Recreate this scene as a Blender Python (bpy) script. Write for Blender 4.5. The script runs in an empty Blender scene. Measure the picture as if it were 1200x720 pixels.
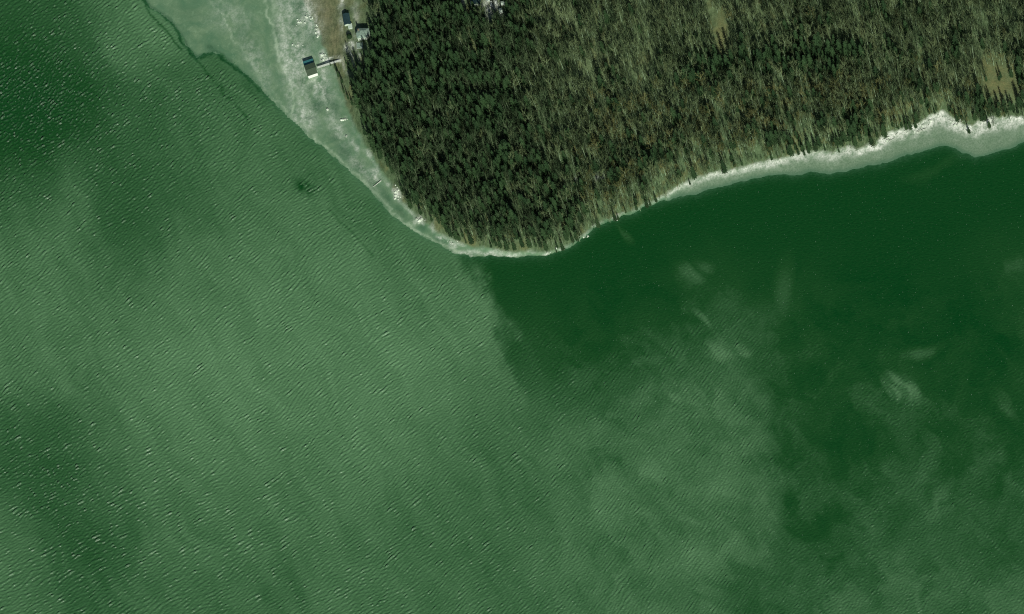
import bpy, bmesh, math, random
import numpy as np
from mathutils import Vector, Matrix

random.seed(7)
RNG = np.random.default_rng(11)
scene = bpy.context.scene
COL = scene.collection

# ------------------------------------------------------------------ camera, sky, sun, exposure
S = 0.6                                   # metres of ground per photograph pixel
CAM_H = 6000.0
# the satellite looks down obliquely from the south-south-east; like any map picture the ground stays true to scale (shift lens)
VIEW_AZ, VIEW_TAN = math.radians(161), 0.424
LEAN_X, LEAN_Y = math.sin(VIEW_AZ) * VIEW_TAN, math.cos(VIEW_AZ) * VIEW_TAN      # metres towards the camera per metre of height
cam_d = bpy.data.cameras.new('camera')
cam_d.sensor_width = 36.0
cam_d.lens = 36.0 * CAM_H / (1200 * S)
cam_d.clip_start = 10.0
cam_d.clip_end = 60000.0
cam = bpy.data.objects.new('camera', cam_d)
cam.location = (LEAN_X * CAM_H, LEAN_Y * CAM_H, CAM_H)
cam_d.shift_x = -LEAN_X * CAM_H / (1200 * S)
cam_d.shift_y = -LEAN_Y * CAM_H / (1200 * S)
COL.objects.link(cam)
scene.camera = cam

SUN_EL, SUN_AZ = math.radians(38), math.radians(163)      # azimuth clockwise from north (+Y)
world = bpy.data.worlds.new('World')
scene.world = world
world.use_nodes = True
wt = world.node_tree
wt.nodes.clear()
sky = wt.nodes.new('ShaderNodeTexSky')
sky.sky_type = 'NISHITA'
sky.sun_disc = False
sky.sun_elevation = SUN_EL
sky.sun_rotation = SUN_AZ
sky.air_density = 1.0
bg = wt.nodes.new('ShaderNodeBackground')
bg.inputs['Strength'].default_value = 0.05
wo = wt.nodes.new('ShaderNodeOutputWorld')
wt.links.new(sky.outputs[0], bg.inputs['Color'])
wt.links.new(bg.outputs[0], wo.inputs['Surface'])

sd = bpy.data.lights.new('sun', 'SUN')
sd.energy = 4.6
sd.angle = math.radians(0.53)
sd.color = (1.0, 0.97, 0.9)
sun = bpy.data.objects.new('sun', sd)
sv = Vector((math.cos(SUN_EL) * math.sin(SUN_AZ), math.cos(SUN_EL) * math.cos(SUN_AZ), math.sin(SUN_EL)))
sun.rotation_euler = sv.to_track_quat('Z', 'Y').to_euler()
sun.location = sv * 1500
COL.objects.link(sun)

scene.view_settings.view_transform = 'Standard'
scene.view_settings.look = 'None'
scene.view_settings.exposure = 0.0
scene.view_settings.gamma = 1.0
scene.view_settings.use_curve_mapping = False
scene.render.engine = 'CYCLES'
scene.cycles.use_denoising = False
scene.cycles.pixel_filter_type = 'BLACKMAN_HARRIS'
scene.cycles.filter_width = 1.1

# ------------------------------------------------------------------ numeric helpers
def W(px, py):
    """map position given in photograph pixels -> metres on the ground"""
    return (px - 600) * S, (360 - py) * S

def hash2(ix, iy, seed):
    h = (ix.astype(np.int64) * 374761393 + iy.astype(np.int64) * 668265263 + seed * 974634777) & 0xffffffff
    h = ((h ^ (h >> 13)) * 1274126177) & 0xffffffff
    h = h ^ (h >> 16)
    return (h & 0xffff) / 65535.0

def vnoise(x, y, seed=0):
    ix = np.floor(x); iy = np.floor(y)
    fx = x - ix; fy = y - iy
    fx = fx * fx * (3 - 2 * fx); fy = fy * fy * (3 - 2 * fy)
    a = hash2(ix, iy, seed); b = hash2(ix + 1, iy, seed)
    c = hash2(ix, iy + 1, seed); d = hash2(ix + 1, iy + 1, seed)
    return (a * (1 - fx) + b * fx) * (1 - fy) + (c * (1 - fx) + d * fx) * fy

def fbm(x, y, scale, octv=4, seed=0, gain=0.5):
    v = np.zeros_like(x, dtype=float); amp = 1.0; tot = 0.0
    x = x / scale; y = y / scale
    for o in range(octv):
        v += amp * vnoise(x + 17.3 * o, y - 9.1 * o, seed + o)
        tot += amp; amp *= gain; x = x * 2.03; y = y * 2.03
    return v / tot

def rot_noise(x, y, ang, la, lb, octv=3, seed=0):
    """noise stretched along the direction ang (radians), la along, lb across"""
    c, s = math.cos(ang), math.sin(ang)
    u = (x * c + y * s) / la
    v = (-x * s + y * c) / lb
    return fbm(u, v, 1.0, octv, seed)

def sstep(e0, e1, x):
    t = np.clip((x - e0) / (e1 - e0), 0, 1)
    return t * t * (3 - 2 * t)

def dist_poly(px, py, pts):
    d = np.full(px.shape, 1e18)
    for (x0, y0), (x1, y1) in zip(pts[:-1], pts[1:]):
        dx, dy = x1 - x0, y1 - y0
        L = dx * dx + dy * dy + 1e-9
        t = np.clip(((px - x0) * dx + (py - y0) * dy) / L, 0, 1)
        d = np.minimum(d, (px - x0 - t * dx) ** 2 + (py - y0 - t * dy) ** 2)
    return np.sqrt(d)

def blob(px, py, cx, cy, rx, ry, ang=0.0):
    """soft ellipse, ang in degrees clockwise in the map (y down)"""
    a = math.radians(ang)
    dx, dy = px - cx, py - cy
    u = dx * math.cos(a) + dy * math.sin(a)
    v = -dx * math.sin(a) + dy * math.cos(a)
    return np.exp(-((u / rx) ** 2 + (v / ry) ** 2))

# ------------------------------------------------------------------ the map, traced in pixels of the photograph
SHORE = [(-9000, -14000), (-400, -1000), (100, -130), (150, -36), (171, 0), (177, 9), (192, 17), (200, 24), (211, 38), (217, 50), (227, 63),
         (231, 67), (239, 63), (252, 60), (261, 64), (274, 76), (288, 87), (301, 98), (314, 113), (328, 127),
         (341, 140), (354, 152), (369, 165), (381, 173), (392, 185), (408, 200), (421, 210), (433, 223),
         (446, 235), (458, 250), (473, 262), (487, 273), (505, 282), (520, 291), (540, 299), (552, 301),
         (565, 300), (580, 300), (597, 301), (620, 300), (642, 299), (657, 294), (672, 286), (685, 278),
         (697, 266), (722, 256), (735, 251), (750, 246), (760, 241), (790, 232), (815, 227), (835, 222),
         (860, 215), (880, 210), (900, 207), (920, 205), (940, 204), (950, 202), (963, 204), (983, 202),
         (1017, 195), (1039, 191), (1057, 183), (1070, 182), (1088, 175), (1105, 171), (1115, 172),
         (1128, 180), (1141, 184), (1157, 182), (1172, 178), (1185, 173), (1200, 167), (1250, 155),
         (1400, 140), (2000, 100), (20000, -2000)]
VEG = [(-9000, -14600), (-300, -1200), (330, -130), (345, -40), (355, 0), (366, 25), (376, 50), (384, 68), (392, 85), (400, 110), (410, 135),
       (425, 165), (440, 190), (455, 212), (468, 235), (488, 257), (505, 269), (530, 283), (548, 290),
       (575, 293), (600, 297), (645, 298), (660, 292.6), (680, 280.6), (700, 264.2), (722, 255.6), (750, 245),
       (770, 236.5), (785, 228), (800, 217), (830, 207), (845, 204), (865, 199), (887, 194), (910, 190),
       (940, 182), (965, 179), (974, 182), (992, 175), (1005, 178), (1019, 171), (1026, 173), (1032, 164),
       (1050, 155), (1074, 149), (1092, 138), (1103, 134), (1119, 142), (1132, 151), (1143, 149),
       (1152, 144), (1161, 142), (1185, 140), (1200, 140), (1250, 128), (1400, 110), (2000, 70), (20000, -2100)]
TREELINE = [(-9000, -14700), (-200, -1300), (400, -120), (412, -40), (414, 0), (410, 60), (406, 82), (412, 105), (420, 130), (428, 160), (434, 176),
            (444, 190), (453, 200), (464, 220), (470, 234), (479, 245), (493, 256), (508, 267), (523, 278),
            (540, 286), (560, 291), (600, 296), (640, 296), (657, 291)] + [p for p in VEG if p[0] > 658]

def line_y(px, pts):
    a = np.array(pts, float)
    return np.interp(px, a[:, 0], a[:, 1])

def near(pts, lo=-300, hi=1500):
    """only the stretch of a traced line that matters near the picture"""
    return [p for p in pts if lo <= p[0] <= hi]

# ------------------------------------------------------------------ material helpers
class NT:
    def __init__(self, name):
        self.m = bpy.data.materials.new(name)
        self.m.use_nodes = True
        self.t = self.m.node_tree
        self.t.nodes.clear()
        self.out = self.t.nodes.new('ShaderNodeOutputMaterial')
        self.p = self.t.nodes.new('ShaderNodeBsdfPrincipled')
        self.t.links.new(self.p.outputs[0], self.out.inputs['Surface'])
    def n(self, kind, **kw):
        nd = self.t.nodes.new('ShaderNode' + kind)
        for k, v in kw.items():
            setattr(nd, k, v)
        return nd
    def link(self, a, b):
        self.t.links.new(a, b)
    def set(self, sock, v):
        if isinstance(v, bpy.types.NodeSocket):
            self.link(v, sock)
        else:
            sock.default_value = v
    def attr(self, name):
        a = self.n('Attribute'); a.attribute_name = name
        return a.outputs['Fac']
    def math(self, op, a, b=0.0, c=None, clamp=False):
        m = self.n('Math', operation=op); m.use_clamp = clamp
        self.set(m.inputs[0], a); self.set(m.inputs[1], b)
        if c is not None: self.set(m.inputs[2], c)
        return m.outputs[0]
    def mix(self, f, a, b):
        m = self.n('Mix', data_type='RGBA')
        self.set(m.inputs[0], f); self.set(m.inputs[6], a); self.set(m.inputs[7], b)
        return m.outputs[2]
    def maprange(self, v, a, b, c=0.0, d=1.0):
        m = self.n('MapRange'); m.clamp = True
        self.set(m.inputs[0], v)
        for i, q in enumerate((a, b, c, d)): m.inputs[i + 1].default_value = q
        return m.outputs[0]
    def coord(self, scale=(1, 1, 1), rotz=0.0, kind='Object'):
        tc = self.n('TexCoord')
        mp = self.n('Mapping')
        mp.inputs['Scale'].default_value = scale
        mp.inputs['Rotation'].default_value = (0, 0, rotz)
        self.link(tc.outputs[kind], mp.inputs[0])
        return mp.outputs[0]
    def noise(self, vec, scale, detail=3.0, rough=0.55, dist=0.0):
        t = self.n('TexNoise')
        self.link(vec, t.inputs['Vector'])
        t.inputs['Scale'].default_value = scale
        t.inputs['Detail'].default_value = detail
        t.inputs['Roughness'].default_value = rough
        t.inputs['Distortion'].default_value = dist
        return t.outputs['Fac']
    def bump(self, h, strength, dist):
        b = self.n('Bump')
        b.inputs['Strength'].default_value = strength
        b.inputs['Distance'].default_value = dist
        self.link(h, b.inputs['Height'])
        self.link(b.outputs[0], self.p.inputs['Normal'])

def rgb(r, g, b):
    return (r, g, b, 1.0)

def simple_mat(name, col, rough=0.7, var=0.25, scale=1.5, bump=0.0, metal=0.0, per_object=0.0, spec=0.3):
    t = NT(name)
    v = t.coord()
    nz = t.noise(v, scale, 4.0)
    k = t.maprange(nz, 0.3, 0.7, 1 - var, 1 + var)
    if per_object:
        oi = t.n('ObjectInfo')
        k = t.math('MULTIPLY', k, t.maprange(oi.outputs['Random'], 0, 1, 1 - per_object, 1 + per_object))
    hs = t.n('HueSaturation')
    hs.inputs['Color'].default_value = rgb(*col)
    t.link(k, hs.inputs['Value'])
    t.link(hs.outputs[0], t.p.inputs['Base Color'])
    t.p.inputs['Roughness'].default_value = rough
    t.p.inputs['Metallic'].default_value = metal
    t.p.inputs['Specular IOR Level'].default_value = spec
    if bump:
        t.bump(nz, bump, 0.05)
    return t.m

# ------------------------------------------------------------------ object helpers
def link_mesh(name, me, mat, parent=None):
    o = bpy.data.objects.new(name, me)
    if mat is not None and not me.materials:
        me.materials.append(mat)
    COL.objects.link(o)
    if parent is not None:
        o.parent = parent
    return o

def tag(o, label=None, cat=None, group=None, kind=None):
    if label: o['label'] = label
    if cat: o['category'] = cat
    if group: o['group'] = group
    if kind: o['kind'] = kind
    return o

def empty(name, loc, rz=0.0):
    o = bpy.data.objects.new(name, None)
    o.empty_display_size = 0.5
    o.location = loc
    o.rotation_euler = (0, 0, rz)
    COL.objects.link(o)
    return o

def add_box(bm, x0, x1, y0, y1, z0, z1):
    vs = [bm.verts.new(p) for p in ((x0, y0, z0), (x1, y0, z0), (x1, y1, z0), (x0, y1, z0),
                                    (x0, y0, z1), (x1, y0, z1), (x1, y1, z1), (x0, y1, z1))]
    for f in ((0, 3, 2, 1), (4, 5, 6, 7), (0, 1, 5, 4), (1, 2, 6, 5), (2, 3, 7, 6), (3, 0, 4, 7)):
        bm.faces.new([vs[i] for i in f])

def add_poly_solid(bm, pts, thick):
    """a closed slab under the 3-D polygon pts (counter-clockwise seen from above)"""
    top = [bm.verts.new(p) for p in pts]
    bot = [bm.verts.new((p[0], p[1], p[2] - thick)) for p in pts]
    bm.faces.new(top)
    bm.faces.new(bot[::-1])
    n = len(pts)
    for i in range(n):
        j = (i + 1) % n
        bm.faces.new((top[i], bot[i], bot[j], top[j]))

def build(name, fn, mat, parent=None, bevel=0.0):
    bm = bmesh.new()
    fn(bm)
    if bevel:
        bmesh.ops.bevel(bm, geom=bm.edges[:], offset=bevel, segments=1, affect='EDGES')
    bmesh.ops.recalc_face_normals(bm, faces=bm.faces[:])
    me = bpy.data.meshes.new(name)
    bm.to_mesh(me)
    bm.free()
    return link_mesh(name, me, mat, parent)

def grid_mesh(name, xs, ys, Z, keep, attrs, mat):
    """regular grid as one mesh; keep masks cells"""
    nx, ny = len(xs), len(ys)
    X, Y = np.meshgrid(xs, ys)
    co = np.empty((ny * nx, 3), np.float32)
    co[:, 0] = X.ravel(); co[:, 1] = Y.ravel(); co[:, 2] = Z.ravel()
    idx = np.arange(ny * nx).reshape(ny, nx)
    quads = np.stack([idx[:-1, :-1], idx[:-1, 1:], idx[1:, 1:], idx[1:, :-1]], -1)[keep]
    used = np.zeros(ny * nx, bool); used[quads.ravel()] = True
    remap = np.cumsum(used) - 1
    quads = remap[quads]
    co = co[used]
    me = bpy.data.meshes.new(name)
    nq = len(quads)
    me.vertices.add(len(co)); me.vertices.foreach_set('co', co.ravel())
    me.loops.add(nq * 4); me.loops.foreach_set('vertex_index', quads.ravel().astype(np.int32))
    me.polygons.add(nq)
    me.polygons.foreach_set('loop_start', np.arange(0, nq * 4, 4, dtype=np.int32))
    me.polygons.foreach_set('use_smooth', np.ones(nq, bool))
    me.update(calc_edges=True)
    for k, v in attrs.items():
        a = me.attributes.new(k, 'FLOAT', 'POINT')
        a.data.foreach_set('value', v.ravel()[used].astype(np.float32))
    return link_mesh(name, me, mat)

# ------------------------------------------------------------------ terrain
def shore_fields(px, py):
    """signed distances in metres: ds > 0 on land side of the waterline, dv > 0 inland of the vegetation line"""
    wx = (fbm(px, py, 9, 3, 5) - .5) * 5
    wy = (fbm(px, py, 9, 3, 15) - .5) * 5
    qx, qy = px + wx, py + wy
    ds = dist_poly(qx, qy, near(SHORE)) * S * np.where(qy < line_y(qx, SHORE), 1, -1)
    dv = dist_poly(qx, qy, near(VEG)) * S * np.where(qy < line_y(qx, VEG), 1, -1)
    far = (px < -150) | (px > 1350) | (py < -250)
    if far.any():
        ds = np.where(far, (line_y(px, SHORE) - py) * S * .7, ds)
        dv = np.where(far, (line_y(px, VEG) - py) * S * .7, dv)
    return ds, dv

def terrain_height(px, py, ds=None, dv=None):
    if ds is None:
        ds, dv = shore_fields(px, py)
    t = np.clip(ds, 0, None) / (np.clip(ds, 0, None) + np.clip(-dv, 0, None) + .01)
    flat = .04 + .10 * np.clip(ds / 4, 0, 1) + 1.1 * t ** 2.0
    wet = np.clip(ds * .12, -6, 0)
    inland = np.clip(dv, 0, None)
    z = np.where(ds < 0, wet, flat) + np.minimum(inland * .3, 4.5) + np.minimum(inland * .02, 6)
    rough = (fbm(px, py, 14, 4, 33) - .5) * 1.2 * np.clip(inland / 8, 0, 1)
    ripple = (fbm(px, py, 6, 3, 44) - .5) * .12 * np.clip(ds / 5, 0, 1)
    return z + rough + ripple

def ramp_axis(lo, hi, step, far):
    core = np.arange(lo, hi + step * .5, step)
    ext = [20, 60, 150, 400, 1000, 3000, 9000]
    return np.concatenate([[lo - e for e in ext[::-1] if e <= far], core, [core[-1] + e for e in ext if e <= far]])

FLAT_LINES = [  # pale drift lines on the pale shore flat: (points, half width px, strength)
    ([(309, -30), (310, 0), (313, 13), (320, 33), (326, 60), (331, 78), (339, 100), (344, 115), (342, 133)], 1.6, 1.0),
    ([(318, -10), (324, 20), (327, 40)], 2.5, .45),
    ([(332, 80), (345, 105), (352, 122), (359, 135)], 2.0, .55),
    ([(250, 5), (261, 18), (268, 35), (272, 47), (286, 62), (293, 72), (301, 84), (310, 104), (322, 118), (342, 138)], 1.1, .65),
    ([(245, 2), (252, 4), (262, 2), (270, 5)], 1.5, .5),
    ([(369, 164), (381, 171), (392, 182), (408, 197), (421, 208), (433, 220), (446, 232), (458, 247), (473, 259), (487, 270), (505, 279), (520, 288), (540, 296)], 1.4, 1.0),
    ([(342, 136), (354, 148), (369, 161)], 3.0, .5),
    ([(397, 175), (412, 192), (425, 203), (440, 222), (452, 236)], 1.2, .4),
    ([(352, 120), (358, 150), (366, 158)], 5.0, .25),
    ([(326, 20), (333, 60), (342, 95), (350, 118)], 6.0, .35),
]
WEED = [(668, 289, 14, 3, -38, 1.0), (690, 272, 12, 3, -45, 1.0), (712, 260, 14, 3, -22, 1.0), (740, 250, 16, 3, -20, .9),  # dark weedy patches on the flat (cx, cy, rx, ry, ang, strength)
    (372, 125, 9, 7, 40, .9), (384, 112, 4, 12, -30, .8), (392, 128, 6, 10, -30, .8), (365, 139, 9, 1.8, 0, .8),
    (393, 162, 10, 6, 40, .6), (404, 180, 13, 6, 48, .7), (420, 196, 14, 6, 48, .7), (436, 216, 12, 6, 50, .6),
    (452, 232, 12, 5, 50, .8), (470, 248, 10, 5, 50, .95), (496, 268, 7, 3, 35, .7), (517, 282, 10, 2.5, 30, .7),
    (351, 8, 6, 5, 60, .8), (345, 29, 5, 4, 0, .7), (366, 45, 7, 5, 60, .7), (358, 55, 10, 4, -40, .6),
    (352, 95, 5, 9, 0, .55), (365, 104, 4, 5, 0, .5), (353, 15, 3, 8, -20, .6), (248, 57, 7, 3, 0, .9),
    (325, 35, 2.5, 16, -8, .5), (348, 40, 8, 3, 0, .4), (205, 40, 14, 14, 0, .35), (290, 45, 12, 22, -25, .3), (224, 18, 20, 10, 20, .25)]
SAND = [(350, 75, 18, 48, -10, .5), (374, 100, 14, 25, -20, .5), (336, 60, 9, 62, -8, .55), (362, 20, 12, 26, -15, .6), (340, 10, 10, 20, 0, .45), (356, 135, 14, 18, -35, .5), (395, 150, 8, 24, -30, .4), (300, 70, 10, 40, -25, .25), (270, 20, 26, 16, 20, .22), (388, 72, 10, 2, -15, 1.0), (420, 195, 6, 26, -40, .35),
      # bright shell, snow-white rock and sand (cx, cy, rx, ry, ang, strength)
    (352, 26, 3, 2, 30, .7), (360, 20, 5, 2, 40, .7), (372, 35, 3, 9, -10, .9), (378, 68, 5, 6, 10, 1.0), (384, 73, 7, 2.5, -15, .8),
    (377, 84, 4, 5, 0, .7), (380, 95, 7, 6, 0, .45), (348, 17, 3, 3, 0, .5), (349, 53, 5, 1.5, 0, .7), (358, 70, 10, 2.5, -20, .4),
    (402, 4, 2.2, 3, 0, 1.0), (402, 18, 3, 18, 0, .45), (404, 30, 1.5, 10, 0, .4), (414, 57, 3.5, 3.5, 0, 1.0), (408, 60, 3, 4, 0, .6), (399, 73, 3, 2, 0, .7),
    (412, 68, 1.2, 8, -10, .5), (421, 68, 1.4, 10, -15, .5), (415, 80, 1.4, 6, -25, .5), (405, 80, 2, 9, -12, .45), (412, 48, 2, 8, -15, .35),
    (404, 141, 4, 2, -40, .7), (416, 172, 2.5, 8, -20, .45), (440, 205, 4, 9, -40, .7), (466, 229, 3, 8, -35, .95), (490, 259, 6, 4, -20, 1.0),
    (508, 268, 3, 4, 0, .6), (518, 279, 5, 1.5, 10, .8), (531, 286, 4, 5, -30, .95), (548, 297, 14, 3, 5, .6), (572, 298, 12, 3, 0, .7), (595, 299, 16, 2, 0, .6),
    (640, 299, 4, 1.5, 0, .7), (657, 296, 2, 1.2, 0, .4), (686, 277, 2, 3, 30, .4), (722, 256, 3, 1.5, -50, .6),
    (545, 4, 3, 9, 0, .75), (545, 18, 1.8, 7, -10, .8), (541, 27, 3, 3, 0, .35), (572, 8, 5, 11, -10, .8), (574, 20, 4, 7, -10, .95), (582, 10, 5, 7, 0, .7),
    (588, 18, 3, 5, 0, .6), (580, 2, 8, 5, 0, .5), (700, 213, 3, 4, 0, .5), (706, 210, 3, 3, 0, .5), (676, 214, 2, 4, 0, .5), (419, 20, 4, 12, 0, .3), (420, 45, 4, 9, 0, .3)]
BROWN = [  # orange-brown clearings and bracken (cx, cy, rx, ry, ang, strength)
    (846, 46, 8, 24, 0, 1.0), (848, 60, 5, 13, 0, .8), (1172, 105, 26, 13, 0, 1.0), (1166, 88, 24, 12, 0, .7), (413, 104, 2, 7, -18, 1.0), (411, 113, 3, 5, 0, .6),
    (520, 268, 8, 6, 0, .35), (548, 284, 12, 4, 0, .4), (745, 170, 5, 7, 0, .8), (825, 150, 8, 14, 0, .6), (870, 152, 7, 10, 0, .7), (880, 118, 8, 14, 0, .6),
    (770, 165, 7, 12, 0, .5), (720, 140, 9, 16, 0, .45), (985, 110, 7, 22, 0, .6), (1000, 125, 14, 24, 0, .5), (950, 42, 12, 16, 0, .4), (960, 108, 8, 16, 0, .5),
    (920, 125, 14, 12, 0, .4), (700, 160, 8, 16, 0, .4), (605, 292, 12, 5, 0, .25), (362, 2, 6, 4, 0, .6), (1040, 130, 20, 20, 0, .35), (1100, 100, 20, 20, 0, .3)]
PALE_WOOD = [(660, 25, 40, 26, 10, .65), (700, 70, 34, 40, 15, .5), (640, 60, 20, 40, 15, .4), (790, 20, 60, 30, 0, .5), (760, 75, 50, 40, 0, .4), (900, 15, 50, 18, 0, .5),
             (560, 60, 20, 30, 15, .35), (1010, 45, 60, 30, 0, .4), (545, 120, 30, 40, 15, .25), (690, 120, 40, 40, 10, .35), (1130, 60, 50, 40, 0, .3), (590, 190, 25, 40, 0, .2)]
GRASS = [(384, 20, 16, 34, 0, 1.0), (394, 50, 14, 28, 0, 1.0), (392, 2, 12, 20, 0, .8), (410, 8, 8, 9, 0, .6), (424, 22, 9, 9, 0, .35), (396, 90, 8, 14, -10, .5), (578, 8, 16, 14, 0, .35), (427, 8, 6, 8, 0, .3), (405, 120, 8, 22, -20, .45)]

def blobs(px, py, lst):
    v = np.zeros_like(px)
    for b in lst:
        v = np.maximum(v, blob(px, py, *b[:5]) * b[5])
    return v

def make_terrain():
    xs = ramp_axis(-400, 400, .8, 9000)
    ys = ramp_axis(20, 300, .8, 9000)
    X, Y = np.meshgrid(xs, ys)
    px, py = X / S + 600, 360 - Y / S
    ds, dv = shore_fields(px, py)
    Z = terrain_height(px, py, ds, dv)
    keep = (ds > -14)
    keep = keep[:-1, :-1] | keep[1:, 1:] | keep[1:, :-1] | keep[:-1, 1:]
    wx = px + (fbm(px, py, 7, 3, 71) - .5) * 7
    wy = py + (fbm(px, py, 7, 3, 72) - .5) * 7
    lw = 0 * px
    for pts, w, k in FLAT_LINES:
        d = dist_poly(px + (fbm(px, py, 8, 4, 81, .65) - .5) * 9, py + (fbm(px, py, 8, 4, 82, .65) - .5) * 9, pts)
        lw = np.maximum(lw, k * np.exp(-(d / w) ** 2) * np.clip(2.2 * fbm(px, py, 7, 4, 83, .65) - .35, 0, 1.2))
    weed = blobs(wx, wy, WEED)
    # dark wet rim of the flat's outer edge
    rim = [(171, 0), (177, 9), (192, 17), (200, 24), (211, 38), (217, 50), (227, 63), (231, 67), (239, 63), (252, 60), (261, 64), (274, 76), (288, 87), (301, 98), (314, 113)]
    d = dist_poly(wx * .35 + px * .65, wy * .35 + py * .65, [(150, -36)] + rim)
    fade = np.clip((330 - px) / 60, 0, 1)
    rimv = np.exp(-(d / 1.8) ** 2) * fade
    weed = np.maximum(weed, rimv)
    # sand and shingle: the whole beach on the right, broken bands on the left
    right = sstep(735, 800, px)
    tt = np.clip(ds, 0, None) / (np.clip(ds, 0, None) + np.clip(-dv, 0, None) + .01)
    sand = blobs(wx, wy, SAND)
    beach = right * sstep(.1, .8, tt + (fbm(px, py, 5, 4, 91) - .5) * .7) * np.clip(1 - dv / 2.2, 0, 1)
    beach = beach * (.12 + (.55 + .4 * sstep(960, 1040, px)) * sstep(.5, .92, tt)) * np.clip(2.4 * fbm(px, py, 5, 4, 92, .65) - .45, 0, 1.1)
    sand = np.maximum(sand * np.clip(3.0 * fbm(px, py, 5, 5, 93, .7) - .8, .1, 1.3), beach)
    strand = np.exp(-((tt - .93) / .1) ** 2) * (1 - right) * np.clip(fbm(px, py, 9, 3, 94) * 3 - 1.25, 0, 1) * np.where(px > 430, 1, .4) * np.clip(1 - dv / 2, 0, 1)
    sand = np.maximum(sand, strand * .45)
    inland = sstep(-1.0, 2.0, dv)
    # the sheltered beach at right is dry sand, the left flat is green silt
    attrs = dict(inland=inland, sand=np.clip(sand, 0, 1), weed=np.clip(weed, 0, 1), drift=np.clip(lw, 0, 1),
                 bracken=np.clip(blobs(wx, wy, BROWN) * (.4 + 1.2 * fbm(px, py, 4, 3, 95)), 0, 1), pale=np.clip(blobs(wx, wy, PALE_WOOD), 0, 1),
                 turf=np.clip(blobs(wx, wy, GRASS), 0, 1), dry=right * np.clip((1 - inland), 0, 1),
                 wetband=np.exp(-(np.clip(ds, 0, None) / 2.4) ** 2) * (ds > -1))
    t = NT('ground_cover')
    v = t.coord()
    n1 = t.noise(v, .9, 5.0, .65)
    n2 = t.noise(v, .12, 4.0, .6)
    n3 = t.noise(t.coord((1.0, .35, 1), math.radians(-15)), .7, 4.0, .65)
    n4 = t.noise(v, .06, 6.0, .62, 1.6)
    n5 = t.noise(v, .28, 5.0, .65, 1.2)
    tone = t.mix(t.maprange(n4, .33, .67), rgb(.075, .170, .090), rgb(.150, .245, .135))
    tone = t.mix(t.maprange(n5, .42, .66, 0, .65), tone, rgb(.085, .175, .090))
    tone = t.mix(t.maprange(n5, .42, .32, 0, .5), tone, rgb(.20, .32, .19))
    dry = t.mix(t.maprange(n1, .3, .7), rgb(.095, .17, .095), rgb(.175, .265, .165))
    low = t.mix(t.attr('dry'), tone, dry)
    low = t.mix(t.math('MULTIPLY', t.attr('drift'), .9), low, rgb(.30, .41, .27))
    lit = t.mix(t.maprange(n3, .3, .7), rgb(.034, .066, .025), rgb(.115, .18, .085))
    lit = t.mix(t.math('MULTIPLY', t.attr('pale'), t.maprange(n3, .35, .6, .3, 1.0)), lit, rgb(.19, .245, .115))
    lit = t.mix(t.math('MULTIPLY', t.maprange(t.noise(t.coord((1, .5, 1)), .16, 4.0), .52, .68), .5), lit, rgb(.14, .14, .05))
    lit = t.mix(t.attr('turf'), lit, t.mix(t.maprange(n3, .3, .7), rgb(.080, .10, .046), rgb(.18, .182, .094)))
    lit = t.mix(t.attr('bracken'), lit, t.mix(t.maprange(n1, .3, .7), rgb(.105, .135, .05), rgb(.19, .19, .08)))
    col = t.mix(t.attr('inland'), low, lit)
    col = t.mix(t.attr('sand'), col, t.mix(t.maprange(n1, .3, .6), rgb(.24, .32, .22), rgb(.76, .80, .70)))
    wd = t.math('MULTIPLY', t.math('MULTIPLY', t.attr('weed'), t.maprange(n1, .25, .65, 1.0, .55)), t.math('SUBTRACT', 1.0, t.attr('inland')))
    col = t.mix(wd, col, rgb(.030, .090, .043))
    col = t.mix(t.math('MULTIPLY', t.attr('wetband'), t.math('MULTIPLY', t.attr('dry'), .75)), col, rgb(.055, .14, .075))
    t.link(col, t.p.inputs['Base Color'])
    t.p.inputs['Roughness'].default_value = .9
    t.p.inputs['Specular IOR Level'].default_value = .15
    t.bump(t.math('MULTIPLY', n1, t.math('ADD', t.attr('inland'), .25)), .6, .5)
    o = grid_mesh('terrain', xs, ys, Z, keep, attrs, t.m)
    tag(o, kind='structure')
    return o

make_terrain()

def ground_z(px, py):
    return float(terrain_height(np.array([float(px)]), np.array([float(py)]))[0])

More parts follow.
